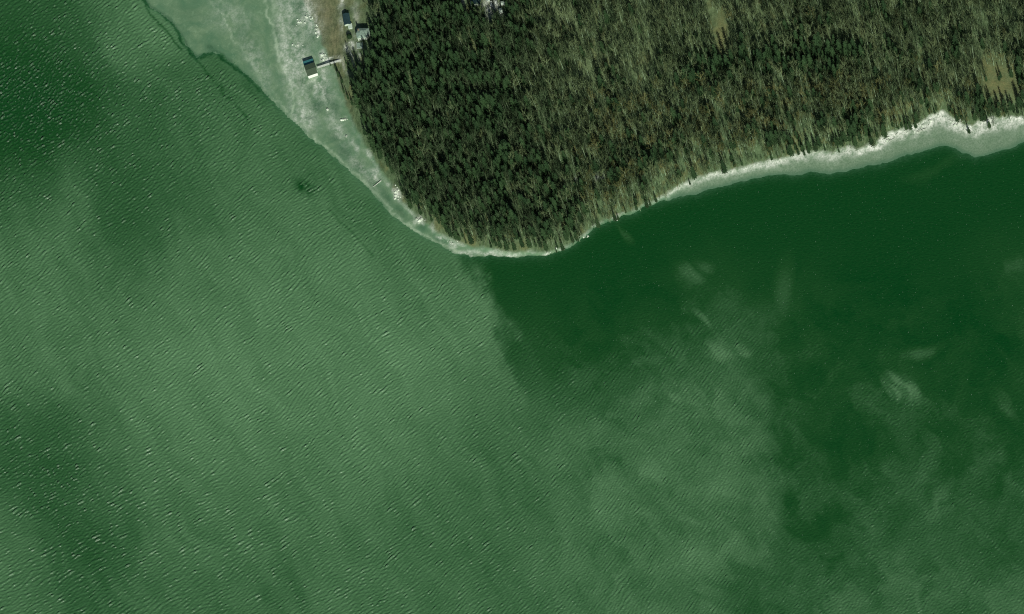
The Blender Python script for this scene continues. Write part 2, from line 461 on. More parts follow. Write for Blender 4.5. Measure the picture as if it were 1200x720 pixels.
# ------------------------------------------------------------------ the sea
TONE_PTS = """20 20 .35;80 20 .4;140 20 .8;20 60 .22;80 60 .28;140 60 .88;190 60 .82;165 35 .88;240 75 .6;20 100 .12;80 100 .12;130 100 .4;180 100 .48;230 100 .5;280 110 .62
20 150 .12;80 150 .16;150 150 .52;220 150 .62;300 150 .64;335 165 .6;20 200 .3;90 200 .7;130 200 .3;200 200 .58;260 200 .7;320 200 .65;380 200 .6
20 250 .6;90 250 .75;160 250 .35;220 250 .5;300 250 .8;380 250 .75;440 260 .65;20 300 .75;100 300 .75;160 300 .6;240 300 .75;320 300 .8;400 300 .8;480 300 .75;530 310 .7
575 305 .12;620 310 .08;20 350 .75;100 350 .8;200 350 .8;300 350 .85;400 350 .85;500 350 .87;555 350 .85;600 345 .15;640 350 .1;720 350 .08;800 340 .12;850 340 .2;980 340 .1;1050 340 .05;1120 340 .1;1190 330 .3
20 400 .75;100 400 .8;200 400 .85;300 400 .9;400 400 .9;500 400 .9;570 400 .85;620 400 .35;660 400 .25;720 390 .15;780 390 .2;830 410 .42;870 410 .5;920 400 .25;980 390 .12;1050 390 .1;1120 400 .1;1190 400 .1
20 450 .78;100 450 .75;200 450 .9;300 450 .9;400 450 .9;500 450 .9;580 450 .72;640 450 .4;700 450 .35;760 450 .5;830 450 .62;880 450 .5;925 450 .25;980 450 .25;1045 455 .38;1100 450 .18;1190 460 .2
20 500 .5;60 500 .5;120 500 .7;200 500 .85;300 500 .85;400 500 .85;500 500 .75;580 500 .65;640 500 .6;700 500 .65;760 495 .5;830 500 .7;890 500 .68;930 500 .3;980 500 .18;1050 500 .22;1120 500 .22;1190 500 .28
20 560 .5;60 560 .35;110 560 .5;160 560 .8;300 560 .8;400 560 .8;500 560 .7;600 560 .6;700 560 .7;800 560 .75;880 560 .75;930 560 .35;980 560 .25;1040 560 .3;1100 560 .42;1190 560 .3
20 620 .75;80 620 .4;130 620 .4;200 620 .7;300 620 .7;400 620 .7;500 620 .6;600 620 .6;700 620 .65;800 620 .7;880 620 .6;930 620 .35;980 620 .3;1060 620 .4;1100 620 .5;1190 620 .38
20 700 .7;100 700 .5;200 700 .6;300 700 .6;400 700 .7;500 700 .65;600 700 .65;700 700 .65;800 700 .65;900 700 .5;1000 700 .45;1100 700 .5;1190 700 .5
700 290 .06;800 260 .05;900 240 .05;1000 230 .05;1100 200 .06;1190 200 .06;750 310 .06;900 290 .08;1000 290 .05;1100 280 .05;1190 270 .07"""
CP = np.array([[float(q) for q in c.split()] for l in TONE_PTS.split('\n') for c in l.split(';')])  # hand-set points: map position and paleness of the water

def tone_field(px, py):
    wx = px + (fbm(px, py, 60, 4, 101) - .5) * 46 + (rot_noise(px, py, math.radians(62), 90, 14, 3, 102) - .5) * 26
    wy = py + (fbm(px, py, 60, 4, 103) - .5) * 46
    # the pale water off the point has a hard front: samples on either side of it do not mix
    front = np.array([(-300, 551), (302, 551), (340, 574), (380, 590), (420, 592), (470, 604), (560, 640), (900, 700)], float)
    side_q = sstep(-17, 19, wx * .8 + px * .2 + (fbm(px, py, 13, 4, 119, .62) - .5) * 26 - np.interp(py, front[:, 0], front[:, 1]))
    cx = np.arange(-60, 1264, 4.0); cy = np.arange(-60, 784, 4.0)
    GX, GY = np.meshgrid(cx, cy)
    blend = sstep(430, 560, GY)
    coarse = []
    for want in (0.0, 1.0):
        num = np.zeros_like(GX); den = np.zeros_like(GX) + 1e-12
        for x, y, v in CP:
            s_c = 1.0 if x > np.interp(y, front[:, 0], front[:, 1]) else 0.0
            w = np.exp(-((GX - x) ** 2 + (GY - y) ** 2) / (2 * 30.0 ** 2)) * (1.0 if s_c == want else blend)
            num += w * v; den += w
        coarse.append(num / den)
    u = np.clip((wx - cx[0]) / 4, 0, len(cx) - 1.001); w_ = np.clip((wy - cy[0]) / 4, 0, len(cy) - 1.001)
    i, j = u.astype(int), w_.astype(int); fu, fw = u - i, w_ - j
    def samp(c):
        return (c[j, i] * (1 - fu) + c[j, i + 1] * fu) * (1 - fw) + (c[j + 1, i] * (1 - fu) + c[j + 1, i + 1] * fu) * fw
    v = samp(coarse[0]) * (1 - side_q) + samp(coarse[1]) * side_q
    far = np.exp(-((np.clip(np.maximum(-px, px - 1200), 0, None) + np.clip(np.maximum(-py, py - 720), 0, None)) / 120))
    v = v * far + .6 * (1 - far)
    # wind-drawn streaks
    qx = px + (fbm(px, py, 70, 3, 113) - .5) * 60; qy = py + (fbm(px, py, 70, 3, 114) - .5) * 60
    st = rot_noise(qx, qy, math.radians(60), 60, 9, 3, 111) - .5
    st2 = rot_noise(qx, qy, math.radians(60), 110, 30, 4, 112) - .5
    st3 = fbm(px, py, 26, 5, 115, .65) - .5
    v = v + (st * .16 + st2 * .18 + st3 * .2) * np.clip(v * 1.5, .12, 1) * np.where(px < 620, 1, .8)
    st4 = fbm(px + st3 * 60, py + st2 * 60, 34, 5, 117, .62) - .5
    v = v + st4 * .55 * sstep(600, 700, px) * sstep(270, 400, py) + .07 * sstep(950, 1020, px) * sstep(520, 640, py)
    f2 = np.interp(py, [400, 433, 465, 500, 540, 575, 620, 680], [850, 864, 890, 905, 915, 922, 905, 880])
    e2 = wx * .5 + px * .5 - f2
    win = sstep(405, 450, py) * (1 - sstep(590, 680, py))
    side2 = sstep(-9, 14, e2)
    v = v + win * (.10 * (1 - side2) * np.exp(-np.abs(e2) / 45) - .11 * side2 * np.exp(-np.abs(e2) / 45))
    # small separate swirls
    wsp0 = np.clip(.25 + 1.0 * rot_noise(qx, qy, math.radians(40), 30, 11, 5, 131), 0, 1.2)
    v = np.maximum(v, .85 * blob(wx, wy, 824, 378, 26, 9, 38) * wsp0)
    v = np.maximum(v, .85 * blob(wx, wy, 852, 414, 44, 26, 10) * wsp0)
    v = np.maximum(v, .6 * blob(wx, wy, 780, 420, 60, 40, 30) * wsp0)
    v = np.maximum(v, .42 * blob(px, py, 918, 345, 16, 46, 6) * (px < 930 + fbm(px, py, 20, 2, 5) * 4))
    wsp = .45 + 1.1 * rot_noise(qx, qy, math.radians(35), 40, 9, 4, 118)
    v = np.maximum(v, .85 * blob(wx, wy, 1046, 456, 30, 17, 35) * wsp)
    v = np.maximum(v, .75 * blob(wx, wy, 820, 330, 26, 20, 20) * (wsp - .3))
    v = np.maximum(v, .55 * blob(wx, wy, 1188, 470, 24, 14, 30) * wsp)
    v = np.maximum(v, .5 * blob(wx, wy, 760, 430, 30, 14, -25) * wsp)
    v = np.maximum(v, .7 * blob(wx, wy, 800, 470, 40, 14, 30) * wsp)
    v = np.maximum(v, .5 * blob(wx, wy, 1075, 412, 30, 10, -20))
    v = np.maximum(v, .62 * blob(wx, wy, 1095, 595, 12, 55, 14))
    v = np.maximum(v, .36 * blob(wx, wy, 724, 272, 12, 5, 40))
    v = np.maximum(v, .25 * blob(wx, wy, 1090, 192, 40, 9, -15))
    v = np.maximum(v, .4 * blob(wx, wy, 1192, 318, 16, 20, 30))
    v = v - .8 * blob(wx * .5 + px * .5, wy * .5 + py * .5, 362, 222, 13, 10, 10) * np.clip(2.6 * fbm(px, py, 7, 3, 133) - .5, 0, 1)
    dl = dist_poly(px + (fbm(px, py, 9, 4, 5, .65) - .5) * 12, py, [(231, 67), (245, 88), (262, 108), (280, 128), (298, 152)])
    v = v - .3 * np.exp(-(dl / 2.2) ** 2) * np.clip(3 * fbm(px, py, 9, 3, 132) - 1.0, 0, 1)
    dl = dist_poly(px + (fbm(px, py, 9, 3, 5) - .5) * 5, py, [(385, 245), (396, 258), (415, 275), (436, 300)])
    v = v - .2 * np.exp(-(dl / 1.3) ** 2)
    dl = dist_poly(px + (fbm(px, py, 7, 4, 6, .65) - .5) * 8, py + (fbm(px, py, 7, 4, 7, .65) - .5) * 8, [(148, -36), (170, 2), (190, 19), (199, 26), (209, 39), (215, 51), (225, 65), (231, 69), (239, 65), (252, 62), (260, 66), (273, 78), (287, 89), (300, 100), (313, 115), (327, 129)])
    v = v - .8 * np.exp(-(dl / 1.7) ** 2) * np.clip((335 - px) / 70, 0, 1)
    dl = dist_poly(px + (fbm(px, py, 5, 3, 8) - .5) * 5, py, [(160, -16), (171, 8), (180, 22), (194, 36), (204, 48), (212, 58)])
    v = v - .45 * np.exp(-(dl / 1.3) ** 2)
    return np.clip(v, 0, 1)

def wave_field(ny, nx, step, ang_crest, lam, spread, bw, seed):
    """random sea by spectral synthesis; crests run along ang_crest (degrees above +X)"""
    rng = np.random.default_rng(seed)
    kx = np.fft.fftfreq(nx, step)[None, :] * 2 * np.pi
    ky = np.fft.fftfreq(ny, step)[:, None] * 2 * np.pi
    k = np.sqrt(kx * kx + ky * ky) + 1e-9
    th = np.arctan2(ky, kx) - math.radians(ang_crest + 90)
    k0 = 2 * np.pi / lam
    D = np.exp(-(np.sin(th) / math.sin(math.radians(spread))) ** 2)
    P = np.exp(-(np.log(k / k0) / bw) ** 2) * D
    f = np.fft.ifft2(np.sqrt(P) * np.exp(2j * np.pi * rng.random((ny, nx)))).real
    return f / f.std()

def make_sea():
    step = .58
    core_x = np.arange(-380, 380, step)
    core_y = np.arange(-240, 235, step)
    ext = np.array([40, 150, 500, 2000, 9000, 30000.])
    xs = np.concatenate([core_x[0] - ext[::-1], core_x, core_x[-1] + ext])
    ys = np.concatenate([core_y[0] - ext[::-1], core_y, core_y[-1] + ext])
    ne = len(ext)
    X, Y = np.meshgrid(xs, ys)
    px, py = X / S + 600, 360 - Y / S
    ds, dv = shore_fields(px, py)
    keep = (ds < 3)
    keep = keep[:-1, :-1] & keep[1:, 1:]
    tone = tone_field(px, py)
    ny, nx = len(core_y), len(core_x)
    def pad(a):
        return np.pad(a, ne)
    a1 = pad(wave_field(ny, nx, step, 31, 2.5, 17, .38, 1))
    a2 = pad(wave_field(ny, nx, step, 43, 2.3, 17, .38, 2))
    a3 = pad(wave_field(ny, nx, step, 57, 2.2, 18, .38, 3))
    a4 = pad(wave_field(ny, nx, step, 42, 2.2, 30, .40, 4))
    w1 = blob(px, py, 60, 720, 420, 260)
    w3 = sstep(560, 760, px)
    w4 = np.maximum(blob(px, py, 40, 110, 190, 120), .75 * blob(px, py, 210, 120, 120, 60))
    w4 = np.maximum(w4, .7 * sstep(880, 960, px))
    w4 = np.maximum(w4, .75 * blob(px, py, 65, 560, 45, 95, -35))
    w2 = np.clip(1 - w1 - w3, .05, 1)
    n = np.sqrt(w1 ** 2 + w2 ** 2 + w3 ** 2)
    h = (a1 * w1 + a2 * w2 + a3 * w3) / n
    h = h * np.sqrt(np.clip(1 - w4, 0, 1)) + a4 * np.sqrt(w4)
    # let the crests bend and crowd instead of running dead parallel
    c = h[ne:-ne, ne:-ne]
    jj, ii = np.meshgrid(np.arange(ny, dtype=float), np.arange(nx, dtype=float), indexing='ij')
    cpx, cpy = px[ne:-ne, ne:-ne], py[ne:-ne, ne:-ne]
    ii = np.clip(ii + (fbm(cpx, cpy, 70, 2, 141) - .5) * 9, 0, nx - 1.001); jj = np.clip(jj + (fbm(cpx, cpy, 70, 2, 142) - .5) * 9, 0, ny - 1.001)
    i0, j0 = ii.astype(int), jj.astype(int); fi, fj = ii - i0, jj - j0
    h[ne:-ne, ne:-ne] = (c[j0, i0] * (1 - fi) + c[j0, i0 + 1] * fi) * (1 - fj) + (c[j0 + 1, i0] * (1 - fi) + c[j0 + 1, i0 + 1] * fi) * fj
    gust = .75 + .45 * fbm(px, py, 14, 3, 121)
    amp = .3 + .7 * sstep(.12, .5, tone)
    amp = np.where(px < 560, 1, amp) * gust
    amp *= np.where(px > 880, .8, 1) * np.clip(.32 + 1.0 * sstep(300, 470, py), .32, 1) ** np.where(px > 575, 1, 0)
    shore = np.clip(-ds / 10, .12, 1)
    A = .195 * amp * shore * (1 + .55 * np.where(px < 560, w4, 0))
    Z = A * (h + .15 * (h * h - 1))
    attrs = dict(tone=tone, crest=(h * np.clip(amp, 0, 1.3) + np.where(px < 560, w4, 0) * 1.55) * shore, shallow=np.exp(np.clip(ds, -99, 0) / 2.2),
                 speck=np.clip(np.maximum(blob(px, py, 40, 110, 170, 130), np.maximum(.75 * blob(px, py, 230, 120, 130, 60), .6 * sstep(560, 640, px))), 0, 1))
    t = NT('sea_water')
    tone_fac = t.attr('tone')  # dark-to-pale value, coloured by the ramp below
    v = t.coord()
    fine = t.noise(v, .5, 4.0, .6)
    tone_fac = t.math('ADD', tone_fac, t.maprange(fine, .3, .7, -.05, .05), clamp=True)
    cr = t.n('ValToRGB')
    cr.color_ramp.interpolation = 'LINEAR'
    e = cr.color_ramp.elements
    e[0].position = 0.0; e[0].color = rgb(.0015, .044, .0070)
    e[1].position = 1.0; e[1].color = rgb(.094, .205, .094)
    for p, c in ((.25, (.0095, .060, .0130)), (.5, (.030, .098, .034)), (.75, (.061, .150, .063))):
        q = e.new(p); q.color = rgb(*c)
    t.link(tone_fac, cr.inputs[0])
    col = cr.outputs[0]
    foam_glint = t.math('MULTIPLY', t.maprange(t.attr('crest'), 1.65, 3.6, 0, .24), t.maprange(t.noise(v, .9, 2.0), .35, .7, .15, 1.0))  # crest foam and sun sparkle, both painted into the water colour
    spk = t.noise(t.coord((1, .6, 1), math.radians(-40)), 1.15, 2.0, .5)
    spk = t.math('MULTIPLY', t.maprange(spk, .69, .78), t.math('MULTIPLY', t.attr('speck'), .45))  # scattered sun-sparkle specks, painted as pale colour
    foam_glint = t.math('ADD', foam_glint, spk, clamp=True)
    col = t.mix(foam_glint, col, rgb(.42, .62, .45))
    col = t.mix(t.math('MULTIPLY', t.attr('shallow'), t.maprange(fine, .3, .7, .25, .6)), col, rgb(.055, .15, .075))
    t.link(col, t.p.inputs['Base Color'])
    t.p.inputs['IOR'].default_value = 1.33
    t.p.inputs['Roughness'].default_value = .32
    rp = t.noise(t.coord((.45, 1.0, 1), math.radians(-43)), .85, 3.0, .6)
    t.bump(rp, .8, .45)
    o = grid_mesh('sea', xs, ys, Z, keep, attrs, t.m)
    tag(o, kind='structure')

make_sea()

# ------------------------------------------------------------------ building blocks for plants
class Geo:
    def __init__(self):
        self.v = []; self.f = []; self.mi = []
    def tube(self, p0, p1, r0, r1, n=5, mi=0):
        p0, p1 = Vector(p0), Vector(p1)
        d = (p1 - p0).normalized()
        a = d.orthogonal().normalized(); b = d.cross(a)
        i0 = len(self.v)
        for p, r in ((p0, r0), (p1, r1)):
            for k in range(n):
                t = 2 * math.pi * k / n
                self.v.append(tuple(p + a * (r * math.cos(t)) + b * (r * math.sin(t))))
        for k in range(n):
            j = (k + 1) % n
            self.f.append((i0 + k, i0 + j, i0 + n + j, i0 + n + k)); self.mi.append(mi)
    def tri(self, a, b, c, mi=0):
        i = len(self.v)
        self.v += [tuple(a), tuple(b), tuple(c)]
        self.f.append((i, i + 1, i + 2)); self.mi.append(mi)
    def quad(self, a, b, c, d, mi=0):
        i = len(self.v)
        self.v += [tuple(a), tuple(b), tuple(c), tuple(d)]
        self.f.append((i, i + 1, i + 2, i + 3)); self.mi.append(mi)
    def mesh(self, name, mats):
        me = bpy.data.meshes.new(name)
        me.from_pydata(self.v, [], self.f)
        for m in mats: me.materials.append(m)
        if len(mats) > 1:
            me.polygons.foreach_set('material_index', self.mi)
        me.update()
        return me

def leaf_mat(name, dark, lite, spread):
    t = NT(name)
    oi = t.n('ObjectInfo')
    g = t.n('NewGeometry')
    r = t.math('ADD', t.math('MULTIPLY', oi.outputs['Random'], 1 - spread), t.math('MULTIPLY', g.outputs['Random Per Island'], spread))
    t.link(t.mix(r, rgb(*dark), rgb(*lite)), t.p.inputs['Base Color'])
    t.p.inputs['Roughness'].default_value = .8
    t.p.inputs['Specular IOR Level'].default_value = .15
    return t.m

BARK = simple_mat('grey_bark', (.22, .32, .185), .9, .3, 2.0, per_object=.3)
DARK_BARK = simple_mat('dark_bark', (.05, .07, .04), .9, .3, 2.0)
TWIG = leaf_mat('bare_twigs', (.026, .050, .018), (.172, .236, .104), .12)
TWIG_BROWN = leaf_mat('russet_twigs', (.050, .068, .020), (.182, .195, .072), .15)
NEEDLE = leaf_mat('evergreen_needles', (.008, .027, .009), (.040, .086, .029), .5)
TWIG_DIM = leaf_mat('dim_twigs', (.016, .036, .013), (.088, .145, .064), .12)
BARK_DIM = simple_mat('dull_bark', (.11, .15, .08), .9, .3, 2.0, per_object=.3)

def bare_tree(seed, h, r):
    """leafless broadleaf: tapered trunk, rising limbs, branches and a haze of twigs"""
    rnd = random.Random(seed)
    tr, cr = Geo(), Geo()
    lean = Vector((rnd.uniform(-.6, .6), rnd.uniform(-.6, .6), 0))
    pts = [Vector((0, 0, -.4)) + lean * (q * q) * 1.0 + Vector((0, 0, h * .82 * q)) for q in (0, .3, .6, 1)]
    rad = [.26, .2, .14, .05]
    for i in range(3):
        tr.tube(pts[i], pts[i + 1], rad[i], rad[i + 1], 6)
    def on_trunk(q):
        i = min(int(q * 3), 2)
        u = q * 3 - i
        return pts[i].lerp(pts[i + 1], u)
    tips = []
    nl = rnd.randint(7, 9)
    for k in range(nl):
        q = .36 + .6 * k / nl
        a = k * 2.4 + rnd.uniform(-.5, .5)
        p = on_trunk(q)
        reach = r * rnd.uniform(.7, 1.05) * (1.0 - .45 * max(0, q - .5))
        d = Vector((math.cos(a), math.sin(a), 0))
        p1 = p + d * reach * .5 + Vector((0, 0, h * .09))
        p2 = p + d * reach + Vector((0, 0, h * rnd.uniform(.18, .30)))
        cr.tube(p, p1, .1, .07, 3); cr.tube(p1, p2, .07, .025, 3)
        for m in range(7):
            t = rnd.uniform(.25, 1)
            b = p.lerp(p1, t * 2) if t < .5 else p1.lerp(p2, t * 2 - 1)
            dd = (d * rnd.uniform(.1, 1) + Vector((rnd.uniform(-.6, .6), rnd.uniform(-.6, .6), rnd.uniform(.6, 2.0)))).normalized()
            e = b + dd * rnd.uniform(1.4, 3.0)
            cr.tube(b, e, .045, .015, 3)
            tips.append((b, e))
    for k in range(10):
        b = on_trunk(rnd.uniform(.8, 1)); e = b + Vector((rnd.uniform(-1, 1), rnd.uniform(-1, 1), rnd.uniform(.8, 2)))
        tips.append((b, e)); cr.tube(b, e, .04, .015, 3)
    for b, e in tips:
        for m in range(5):
            s0 = b.lerp(e, rnd.uniform(.2, 1))
            dd = ((e - b).normalized() * .7 + Vector((rnd.uniform(-.5, .5), rnd.uniform(-.5, .5), rnd.uniform(.2, 1.8)))).normalized()
            s1 = s0 + dd * rnd.uniform(.8, 1.9)
            side = dd.cross(Vector((rnd.uniform(-1, 1), rnd.uniform(-1, 1), rnd.uniform(-1, 1)))).normalized() * rnd.uniform(.04, .08)
            cr.tri(s0 - side, s0 + side, s1)
    return tr, cr

def conifer(seed, h, r):
    """evergreen: straight trunk, whorls of drooping boughs carrying needle sprays"""
    rnd = random.Random(seed)
    tr, cr = Geo(), Geo()
    tr.tube((0, 0, -.4), (0, 0, h * .5), .27, .15, 6)
    tr.tube((0, 0, h * .5), (0, 0, h * .98), .15, .03, 6)
    lv = 15
    for i in range(lv):
        q = .16 + .83 * i / lv
        z = h * q
        rr = r * (1 - q) ** .75 * rnd.uniform(.8, 1.1) + .25
        nb = max(5, int(9 - 4 * q))
        off = rnd.uniform(0, 6.3)
        for k in range(nb):
            a = off + 2 * math.pi * k / nb + rnd.uniform(-.3, .3)
            L = rr * rnd.uniform(.65, 1.15)
            d = Vector((math.cos(a), math.sin(a), 0)); sd_ = Vector((-d.y, d.x, 0))
            tipz = -.28 * L * rnd.uniform(.3, 1.2)
            for s in range(4):
                t0 = (s + rnd.uniform(0, .5)) / 4.0
                c0 = Vector((0, 0, z)) + d * L * t0 + Vector((0, 0, tipz * t0))
                fan = rnd.choice((-1, 1)) * rnd.uniform(.2, .7)
                c1 = c0 + (d + sd_ * fan).normalized() * (.5 + .28 * L) + Vector((0, 0, rnd.uniform(-.35, .15)))
                w = (.16 + .13 * L) * rnd.uniform(.6, 1.2)
                cr.quad(c0, c0.lerp(c1, .5) + sd_ * w + Vector((0, 0, rnd.uniform(-.15, .1))), c1, c0.lerp(c1, .5) - sd_ * w + Vector((0, 0, rnd.uniform(-.15, .1))))
    return tr, cr

def merged(a, b):
    g = Geo()
    for src, mi in ((a, 0), (b, 1)):
        o = len(g.v); g.v += src.v
        g.f += [tuple(i + o for i in f) for f in src.f]; g.mi += [mi] * len(src.f)
    return g

BARE = [bare_tree(100 + i, hh, rr) for i, (hh, rr) in enumerate(((21, 2.1), (22, 3.6), (18, 1.8), (22, 2.6), (20, 4.2)))]
EVER = [conifer(200 + i, hh, rr) for i, (hh, rr) in enumerate(((19, 1.9), (22, 2.3), (16, 1.7), (20, 2.6)))]
BARE_ME = [(t.mesh('trunk', [BARK]), c.mesh('crown', [TWIG])) for t, c in BARE]
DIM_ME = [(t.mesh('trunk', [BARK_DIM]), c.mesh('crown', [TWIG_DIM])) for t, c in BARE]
RUST_ME = [(t.mesh('trunk', [BARK]), c.mesh('crown', [TWIG_BROWN])) for t, c in BARE[:3]]
EVER_ME = [(t.mesh('trunk', [DARK_BARK]), c.mesh('crown', [NEEDLE])) for t, c in EVER]

# ------------------------------------------------------------------ where the wood stands
DENSE_DARK = [(440, 60, 16, 18, 0, 1.0), (455, 100, 60, 90, 0, .75), (520, 120, 90, 130, 0, .62), (560, 240, 110, 60, 0, .6), (430, 10, 14, 14, 0, .8), (500, 20, 70, 40, 0, .8),
              (455, 205, 8, 22, -35, .95), (432, 170, 7, 20, -25, .95), (620, 30, 22, 12, 0, .7), (600, 200, 60, 50, 0, .5),
              (880, 80, 90, 13, 0, .95), (980, 72, 80, 12, 0, 1.0), (820, 100, 30, 16, 0, .6), (1005, 155, 18, 16, 0, 1.0), (1150, 128, 12, 14, 0, 1.0), (1190, 130, 14, 8, 0, 1.0),
              (1197, 90, 6, 18, 0, 1.0), (1075, 108, 16, 10, 0, .7), (1040, 165, 6, 6, 0, .8), (900, 165, 60, 12, -12, .5), (760, 190, 60, 25, -20, .45), (640, 250, 60, 40, -20, .5), (1120, 75, 10, 10, 0, .5)]
OPEN = [(846, 46, 12, 29, 0), (1172, 104, 25, 12, 0), (1168, 88, 16, 9, 0), (546, 6, 6, 16, 0), (574, 10, 9, 16, 0), (588, 14, 7, 9, 0), (559, 0, 9, 12, 0), (418, 30, 15, 34, 0), (420, 62, 11, 20, 0),
        (427, 8, 10, 10, 0), (702, 212, 5, 5, 0), (676, 214, 3, 5, 0)]

def plant_wood():
    pts = []
    xs = np.arange(395, 1262, 5.0); ys = np.arange(-70, 304, 5.0)
    gx, gy = np.meshgrid(xs, ys)
    gx = gx + RNG.uniform(-2.7, 2.7, gx.shape) + (np.arange(gx.shape[0]) % 2)[:, None] * 2.8; gy = gy + RNG.uniform(-2.7, 2.7, gy.shape)
    px, py = gx.ravel(), gy.ravel()
    edge = line_y(px, TREELINE) - py
    wob = (fbm(px, py, 12, 3, 301) - .5) * 7
    ok = (edge > np.where(px > 640, -1.5, 1.0) + wob * np.where(px > 640, .5, 1)) & (((dist_poly(px, py, near(TREELINE, 395, 1300)) > 1.0) | (px > 640))) & ~((px < 406) & (py < 82))
    left_of = (px < np.interp(py, [-70, 0, 66, 86, 105, 130, 160, 176, 190, 220, 245], [440, 438, 438, 410, 413, 421, 429, 435, 444, 464, 479])) & (py < 245)
    ok &= ~left_of
    ok |= (px > 780) & (edge > -6) & (edge < 2) & (RNG.random(px.shape) < .12)
    ok |= (px > 648) & (px < 775) & (edge > -5) & (edge < 8)
    opn = np.zeros_like(px)
    for b in OPEN:
        for k in (0, 5, 10, 15):
            opn = np.maximum(opn, blob(px - .34 * k, py - k, *b))
    ok &= opn * (.62 + .76 * fbm(px, py, 14, 3, 309)) < .52
    dark = blobs(px, py, DENSE_DARK); pale = blobs(px, py, PALE_WOOD); brn = np.maximum(blobs(px, py, BROWN), .55 * sstep(660, 720, px) * sstep(95, 125, py))
    keepp = np.clip(.98 - .22 * sstep(600, 680, px) - .4 * pale + .35 * dark - .2 * (brn > .6), .3, 1) * (.55 + .75 * fbm(px, py, 26, 4, 303))
    rim = (edge < 9) & (px > 500) & (RNG.random(px.shape) < .7)
    keepp = np.where(rim, 1.0, keepp); dark = np.where(rim, np.maximum(dark, .3), dark)
    ok &= RNG.random(px.shape) < keepp
    ev = RNG.random(px.shape) < np.clip(.10 + .95 * dark - .25 * pale + .8 * (fbm(px, py, 22, 4, 302) - .5), .03, .97)
    rust = (~ev) & (RNG.random(px.shape) < np.clip(brn, 0, 1) * .8)
    size = RNG.uniform(.45, 1.12, px.shape) * (1 + .12 * (RNG.random(px.shape) < .12))
    size = np.where(edge < 10, size * RNG.uniform(.5, .95, px.shape), size)
    sel = np.where(ok)[0]
    return px[sel], py[sel], ev[sel], rust[sel], size[sel]

TX, TY, TEV, TRU, TSZ = plant_wood()
extra = [(1136, 157, .62), (1160, 151, .7), (1152, 143, .9), (1147, 138, .9), (1158, 136, .95), (1172, 132, .9), (1185, 131, .9), (1195, 128, .9), (1165, 134, .8), (1178, 130, .8),
         (1172, 99, .5), (1174, 96, .45), (1157, 100, .5), (1196, 95, 1.0), (1198, 85, 1.0), (1197, 106, .9), (445, 64, .9), (449, 70, .9), (441, 77, .9), (453, 62, .9), (446, 80, .9), (437, 84, .8),
         (395, 84, .4), (398, 92, .45), (402, 99, .45), (388, 78, .3), (407, 78, .3), (410, 83, .3), (419, 80, .32), (425, 82, .35), (404, 110, .4), (414, 125, .45), (409, 118, .4)]
EX = np.array(extra)
TX = np.concatenate([TX, EX[:, 0]]); TY = np.concatenate([TY, EX[:, 1]])
TEV = np.concatenate([TEV, np.ones(len(EX), bool)]); TRU = np.concatenate([TRU, np.zeros(len(EX), bool)]); TSZ = np.concatenate([TSZ, EX[:, 2]])
TZ = terrain_height(TX, TY) - .1
print('trees', len(TX), 'evergreen', int(TEV.sum()), 'russet', int(TRU.sum()))

def tree_words(x, y, ev, rust):
    kind = 'dark green evergreen tree' if ev else ('bare russet-brown tree' if rust else 'bare grey-green leafless tree')
    vy = float(np.interp(x, [p[0] for p in TREELINE], [p[1] for p in TREELINE]))
    if x < 475 and y < 130: where = 'near the grey-roofed house at the upper left'
    elif x < 500 and y < 262: where = 'on the wood edge above the left shore'
    elif y > 225 and x < 720: where = 'at the rounded southern tip of the headland'
    elif vy - y < 26 and x > 720: where = 'along the pale beach on the right'
    elif 515 <= x < 620 and y < 40: where = 'around the bright clearing at the top centre'
    elif x < 640: where = 'inside the dark western half of the wood'
    elif 780 < x < 1070 and 52 < y < 95: where = 'in the dark band crossing the eastern wood'
    elif x > 1120: where = 'round the orange-brown glade at the far right'
    elif y <= 52: where = 'in the pale thin wood along the upper right'
    elif x < 780: where = 'in the middle of the wood east of centre'
    else: where = 'in the brownish wood north of the pale beach'
    return kind + ' ' + where, where

